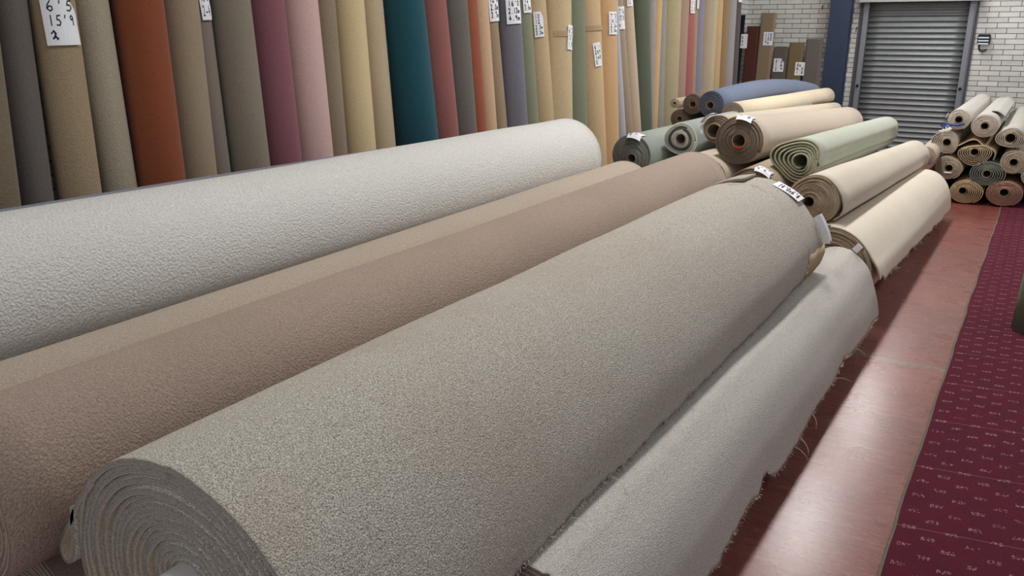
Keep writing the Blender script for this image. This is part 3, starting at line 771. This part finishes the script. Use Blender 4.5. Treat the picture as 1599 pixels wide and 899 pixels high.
# tags lying on the rolls
def roll_tag(key, th0, th1, ya, yb_, lines=None, drop=0, lift0=.003, fold=0, hang=0, off=(0, 0), wline=.04, rx=None):
    """th: angles (deg) across the roll, y along; drop>0 bends the near end down over the roll's end"""
    R_ = ROLLS[key]; root = R_['root']; O = R_['O']
    def M(u, v, lift=0):
        y = lin(ya, yb_, v); s = (min(max(y, R_['y0']), R_['y1'])-R_['y0'])/(R_['y1']-R_['y0'])
        c = np.array(R_['cN'])*(1-s)+np.array(R_['cF'])*s; rr = np.array(R_['R'])*(1-s)+np.array(R_['RF'])*s
        if rx: rr = np.array(rx)
        c = c+np.array(off)
        a = math.radians(lin(th0, th1, u)); k = lift0+lift+.004*math.sin(4*v+2*u)
        if fold: k += fold*abs(u-.5)
        z = c[1]+(rr[1]+k)*math.sin(a)+R_['bow']*4*s*(1-s)
        if drop: z -= drop*max(0, (R_['y0']-y))*2
        return (c[0]+(rr[0]+k)*math.cos(a), y, z)
    tg = tagsheet(M, root, O, 10, 8)
    if lines:
        wr = writing(lines, lambda u, v: M(u, v, .0015), tg, (0, 0, 0), w=wline)
        if wr: wr.data.transform(Matrix.Translation(-Vector(O)))
    return tg
# on the draped far end of the front roll: follow the outer sheet
def sheet_tag(key, tn, tf, s0, s1, ya, yb_, lines=None, lift0=.004, fold=0, curl=0, wline=.04):
    R_ = ROLLS[key]; root = R_['root']; O = R_['O']; tn = np.asarray(tn); tf = np.asarray(tf)
    y0, y1 = R_['y0'], R_['y1']
    def M(u, v, lift=0):
        y = lin(ya, yb_, v); w_ = (min(y, y1)-y0)/(y1-y0); q = tn*(1-w_)+tf*w_
        s = lin(s0, s1, u)*(len(q)-1); i = int(min(max(s, 0), len(q)-2)); fr = s-i
        p = q[i]*(1-fr)+q[i+1]*fr; d = q[i+1]-q[i]; d = d/np.linalg.norm(d); n = np.array([-d[1], d[0]])
        k = lift0+lift+fold*abs(v-.55)+curl*u*u
        return (p[0]+n[0]*k, y, p[1]+n[1]*k)
    tg = tagsheet(M, root, O, 10, 8)
    if lines:
        wr = writing(lines, lambda u, v: M(u, v, .0015), tg, (0, 0, 0), w=wline)
        wr.data.transform(Matrix.Translation(-Vector(O)))
sheet_tag('r4', t4n, t4f, .07, .27, 4.17, 4.28, ["14'0x6'4"], curl=.01, wline=.03)
sheet_tag('r4', t4n, t4f, .42, .66, 4.20, 4.275, None, lift0=.004, fold=.09)
sheet_tag('r5', t5n, t5f, .0, .07, 4.86, 4.915, None, lift0=.004, fold=.1)
# small tan fold of backing at the torn far corner and the fold on top of the far end
V = []; f = []
for j, yv in enumerate(np.linspace(4.0, 4.30, 8)):
    w_ = j/7
    for k, (a, b) in enumerate(((-.818, -.985), (-.812, -1.03), (-.818, -1.075), (-.84, -1.115), (-.872, -1.14), (-.905, -1.155))):
        V.append((a-.012-.002*k, yv+.012*math.sin(k*1.7)*w_, b+Z+.006*math.sin(j*2.0)))
f = [(j*6+k, j*6+k+1, (j+1)*6+k+1, (j+1)*6+k) for j in range(7) for k in range(5)]
o = mesh('torn_backing', V, f, carpet((186, 164, 124), name='tan_backing', sheen=0, bump=.001), ROLLS['r4']['root'], None, True, ROLLS['r4']['O'])
md = o.modifiers.new('solid', 'SOLIDIFY'); md.thickness = .004; o['label'] = 'tan torn backing'
ofn = spline(zz([(-1.42, -.735), (-1.35, -.70), (-1.28, -.672), (-1.20, -.655)]), 14)
mb = MB(); ribbon(mb, ofn, ofn, np.linspace(4.08, 4.27, 4), .011)
mb.build('folded_corner', [carpet((178, 170, 155), scale=300, speck=.2), carpet((170, 150, 120)), carpet((130, 120, 108)), carpet((176, 164, 140))], ROLLS['r4']['root'], True, ROLLS['r4']['O'])

# ------------------------------------------------------------------ the heap in the middle
G2 = 'carpet rolls heaped in the middle of the store'
def m_(key, label, c, R, y0, y1, **kw):
    c = (c[0], c[1]+Z)
    if 'cF' in kw: kw['cF'] = (kw['cF'][0], kw['cF'][1]+Z)
    if 'core' in kw: kw['core'] = (kw['core'][0], kw['core'][1]+Z)
    kw.setdefault('group', G2); return lying(key, label, c, R, y0, y1, **kw)
def cutb(ys): return .008*vnoise(ys*4, 31)+.006*vnoise(ys*17, 32)+.01+np.where(ys < 5.1, .03*np.abs(vnoise(ys*60, 5)), 0)
tb2n = spline(zz([(-.722, -1.163), (-.692, -1.207), (-.662, -1.25), (-.635, -1.33)]), 18)
tb2f = spline(zz([(-.667, -1.257), (-.638, -1.31), (-.606, -1.41), (-.592, -1.53)]), 18)
m_('b2', 'cream carpet roll on the floor with brown end and ragged hanging edge', (-.94, -1.31), (.255, .275), 5.0, 8.7, cF=(-.85, -1.372), RF=(.215, .218),
   end=38, tailN=tb2n, tailF=tb2f, outer=(224, 212, 190), inner=(120, 96, 66), edge=(142, 118, 88), back=(196, 172, 130), cutf=cutb, hi=90, seed=41, jit=.010, t=.0085,
   matkw=dict(scale=200, speck=.10), core_on=False, rc=.03)
fringe('b2', edge_pt(tb2n, tb2f, 5.0, 8.7, cutb), 5.0, 8.5, 90, .03, seed=6, rad=.0012)
tb1n = spline(zz([(-.95, -.82), (-.918, -.868), (-.90, -.94), (-.915, -.99), (-.95, -1.02)]), 14)
tb1f = spline(zz([(-.905, -1.0), (-.885, -1.04), (-.875, -1.09), (-.885, -1.15), (-.92, -1.185)]), 14)
m_('b1', 'beige carpet roll with brown spiral end above the cream one', (-1.075, -.905), .150, 5.1, 9.1, cF=(-1.03, -1.073), RF=.138, core=(-1.105, -.925), rc=.04,
   end=45, tailN=tb1n, tailF=tb1f, outer=(216, 204, 182), inner=(140, 116, 84), edge=(158, 134, 102), back=(196, 174, 136), seed=42, jit=.012, hi=30, t=.0075, matkw=dict(scale=200, speck=.10), lump=.4)
m_('lg', 'pale green carpet roll with a loosely wound flattened end', (-1.37, -.778), (.185, .142), 5.8, 9.5, cF=(-1.405, -.905), RF=(.182, .148), core=(-1.34, -.785), rc=.05,
   end=5, outer=(184, 190, 172), inner=(104, 102, 76), edge=(150, 146, 116), back=(166, 162, 130), t=.012, gap=.004, seed=43, lump=1.6, hi=20, jit=.01, matkw=dict(scale=180, speck=.10), core_on=False,
   tailN=spline(zz([(-1.20, -.80), (-1.245, -.845), (-1.30, -.882)]), 8), tailF=spline(zz([(-1.235, -.93), (-1.27, -.975), (-1.33, -1.01)]), 8))
m_('bw', 'thick oatmeal roll with dark brown end and red mark in its core', (-1.845, -.705), .180, 6.05, 10.0, cF=(-1.85, -.885), RF=.18, rc=.058, end=-25,
   outer=(196, 178, 158), inner=(92, 76, 62), edge=(104, 88, 74), back=(96, 82, 70), seed=44, matkw=dict(scale=140, speck=.16), jit=.008, t=.012, gap=.0004, hi=20)
m_('wr', 'beige roll end with a wrapped lip below the oatmeal roll', (-2.08, -.975), .180, 5.95, 9.9, cF=(-2.2, -1.08), end=-10, rc=.05, outer=(206, 190, 164), inner=(120, 106, 80), edge=(150, 132, 104), t=.010, gap=.004, seed=45, lump=.8)
m_('ba', 'brown ringed roll end with tag under the pale green roll', (-1.60, -1.005), .180, 5.62, 9.6, rc=.04, end=-40, outer=(176, 158, 130), inner=(96, 78, 56), edge=(124, 102, 76), back=(160, 138, 104), t=.0075, seed=46, jit=.012)
m_('gn', 'sage roll with speckled dark grey end and a white tag on top', (-2.80, -.91), .175, 6.3, 10.2, rc=.045, core=(-2.795, -.935), end=-30, outer=(160, 168, 156), inner=(84, 86, 76), edge=(104, 106, 96), back=(100, 102, 92), t=.012, gap=.0004, seed=47, jit=.006)
m_('gd', 'grey green roll with dark ring and pale rings round its core', (-2.46, -.775), .142, 6.5, 10.4, rc=.05, end=-5, outer=(164, 172, 168), inner=(90, 92, 86), edge=(186, 184, 170), back=(176, 174, 160), t=.011, gap=.0008, seed=48, lump=.5, rings=[(0, (186, 182, 164)), (.38, (78, 80, 74)), (.68, (172, 172, 158))],
   tailN=spline(zz([(-2.312, -.80), (-2.335, -.86), (-2.37, -.90)]), 6), tailF=spline(zz([(-2.312, -.80), (-2.335, -.86), (-2.37, -.90)]), 6))
m_('gs', 'small pale green roll with dark end beneath the ringed grey roll', (-2.52, -1.16), .150, 6.2, 9.9, rc=.03, end=-20, outer=(176, 190, 176), inner=(60, 62, 54), edge=(72, 74, 64), seed=49)
m_('dk', 'beige roll with thin wrapping and wide cardboard core left of oatmeal roll', (-2.135, -.665), .112, 6.4, 10.4, cF=(-2.10, -.80), rc=.066, core=(-2.145, -.68), end=-10, outer=(206, 190, 166), inner=(90, 76, 62), edge=(104, 88, 72), t=.009, gap=.003, seed=50, tube_r=.062, proud=.03, lump=.5)
m_('bl', 'blue carpet roll lying on top at the back of the heap', (-2.74, -.60), .130, 8.0, 12.1, cF=(-2.735, -.69), RF=.125, rc=.046, core=(-2.75, -.61), end=-40, bow=.085, outer=(106, 120, 148), inner=(70, 76, 92), edge=(82, 86, 98), back=(74, 78, 90), seed=51, hi=16, rows=16, turns=7, t=.009, gap=.0005,
   matkw=dict(scale=90, speck=.12))
m_('br', 'brown roll end touching the blue roll', (-3.0, -.625), .108, 8.2, 12.2, rc=.042, end=-30, outer=(132, 108, 94), inner=(80, 66, 58), edge=(104, 88, 78), back=(92, 78, 68), seed=52, gap=.0005)
m_('bs', 'smaller brown roll end low left behind the ringed grey roll', (-3.15, -.78), .098, 8.25, 12.2, rc=.036, end=-30, outer=(132, 110, 96), inner=(76, 62, 54), edge=(100, 84, 72), back=(88, 74, 62), seed=53, gap=.0005)
m_('ct', 'tiny cream roll tip left of the brown roll ends', (-3.23, -.63), .055, 8.3, 11.8, rc=.02, outer=(200, 180, 150), seed=54)
m_('cr', 'cream roll with brown end just below the blue one', (-2.46, -.665), .112, 7.8, 11.6, cF=(-2.44, -.70), rc=.03, end=-30, outer=(226, 208, 172), inner=(110, 88, 74), edge=(116, 96, 82), seed=55, core_on=False)
m_('cb', 'short cream roll end resting at the foot of the standing rolls', (-3.25, -1.02), .10, 7.6, 11.4, rc=.03, outer=(214, 194, 150), edge=(180, 156, 112), seed=56)
for kk, (cx_, cz_, r_, y_a, y_b) in enumerate([(-1.37, -1.44, .16, 5.9, 9.6), (-1.73, -1.415, .185, 6.2, 9.8), (-2.12, -1.40, .20, 6.0, 9.9), (-2.52, -1.455, .14, 6.4, 9.9), (-2.86, -1.405, .19, 6.5, 10.3), (-3.26, -1.36, .24, 7.7, 11.4),
        (-2.9, -.9, .16, 10.5, 12.4), (-2.5, -1.40, .2, 10.6, 12.2), (-3.0, -1.36, .22, 10.6, 12.4)]):
    m_('h%d' % kk, 'brown carpet roll buried under the middle heap', (cx_, cz_), r_, y_a, y_b, turns=4, outer=(130, 112, 94), seed=60+kk, group='hidden rolls under the middle heap')
# tags on the heap
roll_tag('gn', 62, 100, 6.27, 6.40, ["7'2", "14'6"], drop=.6)
roll_tag('bw', 62, 98, 6.02, 6.16, ["3'10", "6x4"], drop=.5)
roll_tag('dk', 95, 160, 6.35, 6.42, None, lift0=.008)
roll_tag('dk', 165, 200, 6.37, 6.42, None, lift0=.004)
roll_tag('ba', 50, 86, 5.60, 5.72, ["9'6", "12'3"], drop=.6)
roll_tag('b2', 92, 102, 4.99, 5.03, None, lift0=.002).data.materials.__setitem__(0, plain((84, 88, 104), .4, name='grey_plastic'))
mb = MB(); R_ = ROLLS['bw']; c = (R_['cN'][0], R_['cN'][1])
for k in range(7):
    a = math.radians(-115+k*9); mb.box((c[0]+.045*math.cos(a)-.007, 6.035, c[1]+.050*math.sin(a)-.006), (c[0]+.045*math.cos(a)+.007, 6.048, c[1]+.050*math.sin(a)+.008+.004*(k % 2)), bev=.002)
o = mb.build('red_sticker', plain((206, 70, 56), .6, name='red_sticker'), R_['root'], False, R_['O'])

# ------------------------------------------------------------------ the stack in front of the shutter on the right
G3 = 'carpet rolls stacked in front of the shutter'
def st(key, label, x, z, R, y0=9.6, y1=13.15, **kw):
    kw.setdefault('rc', .045); kw.setdefault('group', G3); kw.setdefault('t', .009); kw.setdefault('turns', 6.5); kw.setdefault('matkw', dict(scale=150, speck=.12))
    R = R if isinstance(R, tuple) else (R, R)
    tu = kw.pop('turns'); g = max(.0006, (min(R)-kw['rc'])/tu-kw['t'])
    kw.setdefault('gap', g)
    kw.setdefault('core', (x+kw.pop('cx', 0), z+kw.pop('cz', 0)))
    return lying(key, label, (x, z), R, y0, y1, turns=tu, **kw)
st('a', 'white grey roll with blue strap, top left of the right stack', -.712, .842, .107, outer=(206, 200, 190), edge=(178, 164, 146), back=(200, 188, 168), seed=71, rc=.042, y1=12.9, turns=7)
st('b', 'grey white roll at the top of the right stack, loose flap on top', -.475, .792, (.125, .118), outer=(206, 202, 194), edge=(176, 162, 146), seed=72, rc=.042, y1=12.9, turns=8)
st('c', 'grey white roll with loose rings at the right edge, top row', -.235, .688, (.130, .108), outer=(200, 194, 184), edge=(170, 156, 138), seed=73, rc=.055, gap=.006, turns=5, lump=.6)
st('d', 'oval white grey roll with loose outer wraps, left of second row', -.808, .610, (.130, .115), outer=(204, 196, 184), edge=(180, 166, 146), seed=74, cx=.02, lump=.7, gap=.004, turns=6)
wvN = spline([(-.745, .50), (-.735, .56), (-.66, .60), (-.585, .648), (-.52, .655), (-.45, .60), (-.375, .575), (-.338, .53), (-.345, .46)], 40)
st('e', 'flattened ochre roll with an arched loose top layer', -.525, .500, (.165, .105), outer=(196, 166, 112), inner=(120, 100, 74), edge=(164, 142, 108), seed=75, cz=.03, lump=1.0, extra=[(wvN, wvN)], turns=6)
st('f', 'round greige roll at the right of the second row', -.172, .455, (.125, .122), outer=(182, 166, 142), edge=(150, 134, 112), seed=76, turns=8)
st('g', 'greige roll with torn paper in its core, left of third row', -.742, .352, (.132, .125), outer=(188, 170, 140), edge=(160, 142, 116), seed=77, cx=.01, lump=.5)
st('h', 'green grey oval roll in the centre of the right stack', -.385, .322, (.168, .128), outer=(118, 128, 114), edge=(112, 116, 104), back=(134, 140, 126), seed=78, turns=6)
st('i', 'pale greige roll cut by the right edge, third row', .03, .34, (.13, .125), outer=(196, 184, 160), edge=(160, 146, 124), seed=79)
st('j', 'ochre roll with offset core at the bottom left of the right stack', -.545, .122, (.158, .121), outer=(204, 172, 118), inner=(130, 104, 66), edge=(168, 142, 100), back=(120, 96, 64), seed=80, cx=-.03, cz=.01, turns=8)
st('k', 'reddish brown roll with pale core at the bottom of the right stack', -.208, .140, (.166, .130), outer=(160, 116, 90), inner=(110, 80, 64), edge=(150, 108, 88), back=(130, 92, 74), seed=81, turns=9, cz=.01, rc=.05)
st('m', 'small pinkish beige roll end between cream roll and right stack', -.93, .50, .10, y0=9.25, y1=12.9, outer=(206, 184, 162), edge=(186, 160, 138), seed=82, rc=.02, turns=6, core_on=False)
st('n', 'brown roll hidden at the bottom of the right stack', -.90, .14, .135, y0=9.7, outer=(120, 104, 90), seed=83, turns=4, group='hidden rolls behind the right stack')
st('o', 'grey roll hidden beyond the right edge of the stack', .15, .13, .12, y0=9.9, outer=(110, 100, 92), seed=84, turns=4, group='hidden rolls behind the right stack')
# loose flap on roll b
flN = spline([(-.45, .915), (-.40, .915), (-.35, .885), (-.325, .862)], 12)
mb = MB(); ribbon(mb, flN, flN+np.array([.0, .0]), np.linspace(10.0, 12.8, 6), .010)
mb.build('loose_flap', [carpet((206, 202, 194), scale=150), carpet((90, 84, 78)), carpet((90, 84, 78)), carpet((90, 84, 78))], ROLLS['b']['root'], True, ROLLS['b']['O'])
# blue strap tied round roll a
mb = MB(); c = (-.712, .842)
mb.tube([(c[0]+.06, 9.585, c[1]-.035), (c[0]+.0, 9.575, c[1]-.055), (c[0]-.06, 9.575, c[1]-.05), (c[0]-.115, 9.60, c[1]-.045), (c[0]-.15, 9.62, c[1]-.075)], .010, .010, 8)
mb.tube([(c[0]-.115, 9.60, c[1]-.045), (c[0]-.13, 9.60, c[1]-.065), (c[0]-.11, 9.59, c[1]-.095)], .009, .009, 8)
mb.tube([(c[0]-.06, 9.575, c[1]-.05), (c[0]-.09, 9.57, c[1]-.08), (c[0]-.10, 9.59, c[1]-.045)], .008, .008, 8)
o = mb.build('blue_strap', plain((44, 78, 150), .5, name='blue_strap'), ROLLS['a']['root'], True, ROLLS['a']['O'])
for (key, a0, a1) in (('a', 150, 175), ('d', 110, 130)):
    roll_tag(key, a0, a1, 9.58, 9.66, None, lift0=.01)
# torn paper in core of g
mb = MB(); mb.box((-.77, 9.585, .30), (-.70, 9.60, .315), bev=.003); mb.build('torn_paper', M_PAPER, ROLLS['g']['root'], False, ROLLS['g']['O'])

# ------------------------------------------------------------------ green roll standing at the right edge
root = thing('standing_carpet_roll', 'green grey roll standing on the burgundy carpet at the right edge', 'carpet roll', (.175, 5.42, .012))
O = tuple(root.location); mb = MB(); n = 150; r = .145; nz = 8; V = []
for k in range(n+1):
    th = math.radians(20)+2*math.pi*3*(1-k/n); rad = r-.0105*3*(1-k/n)
    for lay in (0, .0095):
        for j in range(nz):
            v = j/(nz-1); V.append((O[0]+.10*v+(rad-lay)*math.cos(th), O[1]+.02*v+(rad-lay)*math.sin(th), .012+2.4*v))
f = []; mi = []
for k in range(n):
    A = k*2*nz; B = A+2*nz
    for j in range(nz-1):
        f += [(A+j, A+j+1, B+j+1, B+j), (A+nz+j, B+nz+j, B+nz+j+1, A+nz+j+1)]; mi += [0, 1]
    f += [(A, B, B+nz, A+nz), (A+nz-1, A+2*nz-1, B+2*nz-1, B+nz-1)]; mi += [0, 0]
mesh('rolled_carpet', V, f, [carpet((112, 120, 92), scale=200, speck=.25), carpet((90, 92, 76))], root, mi, True, O)
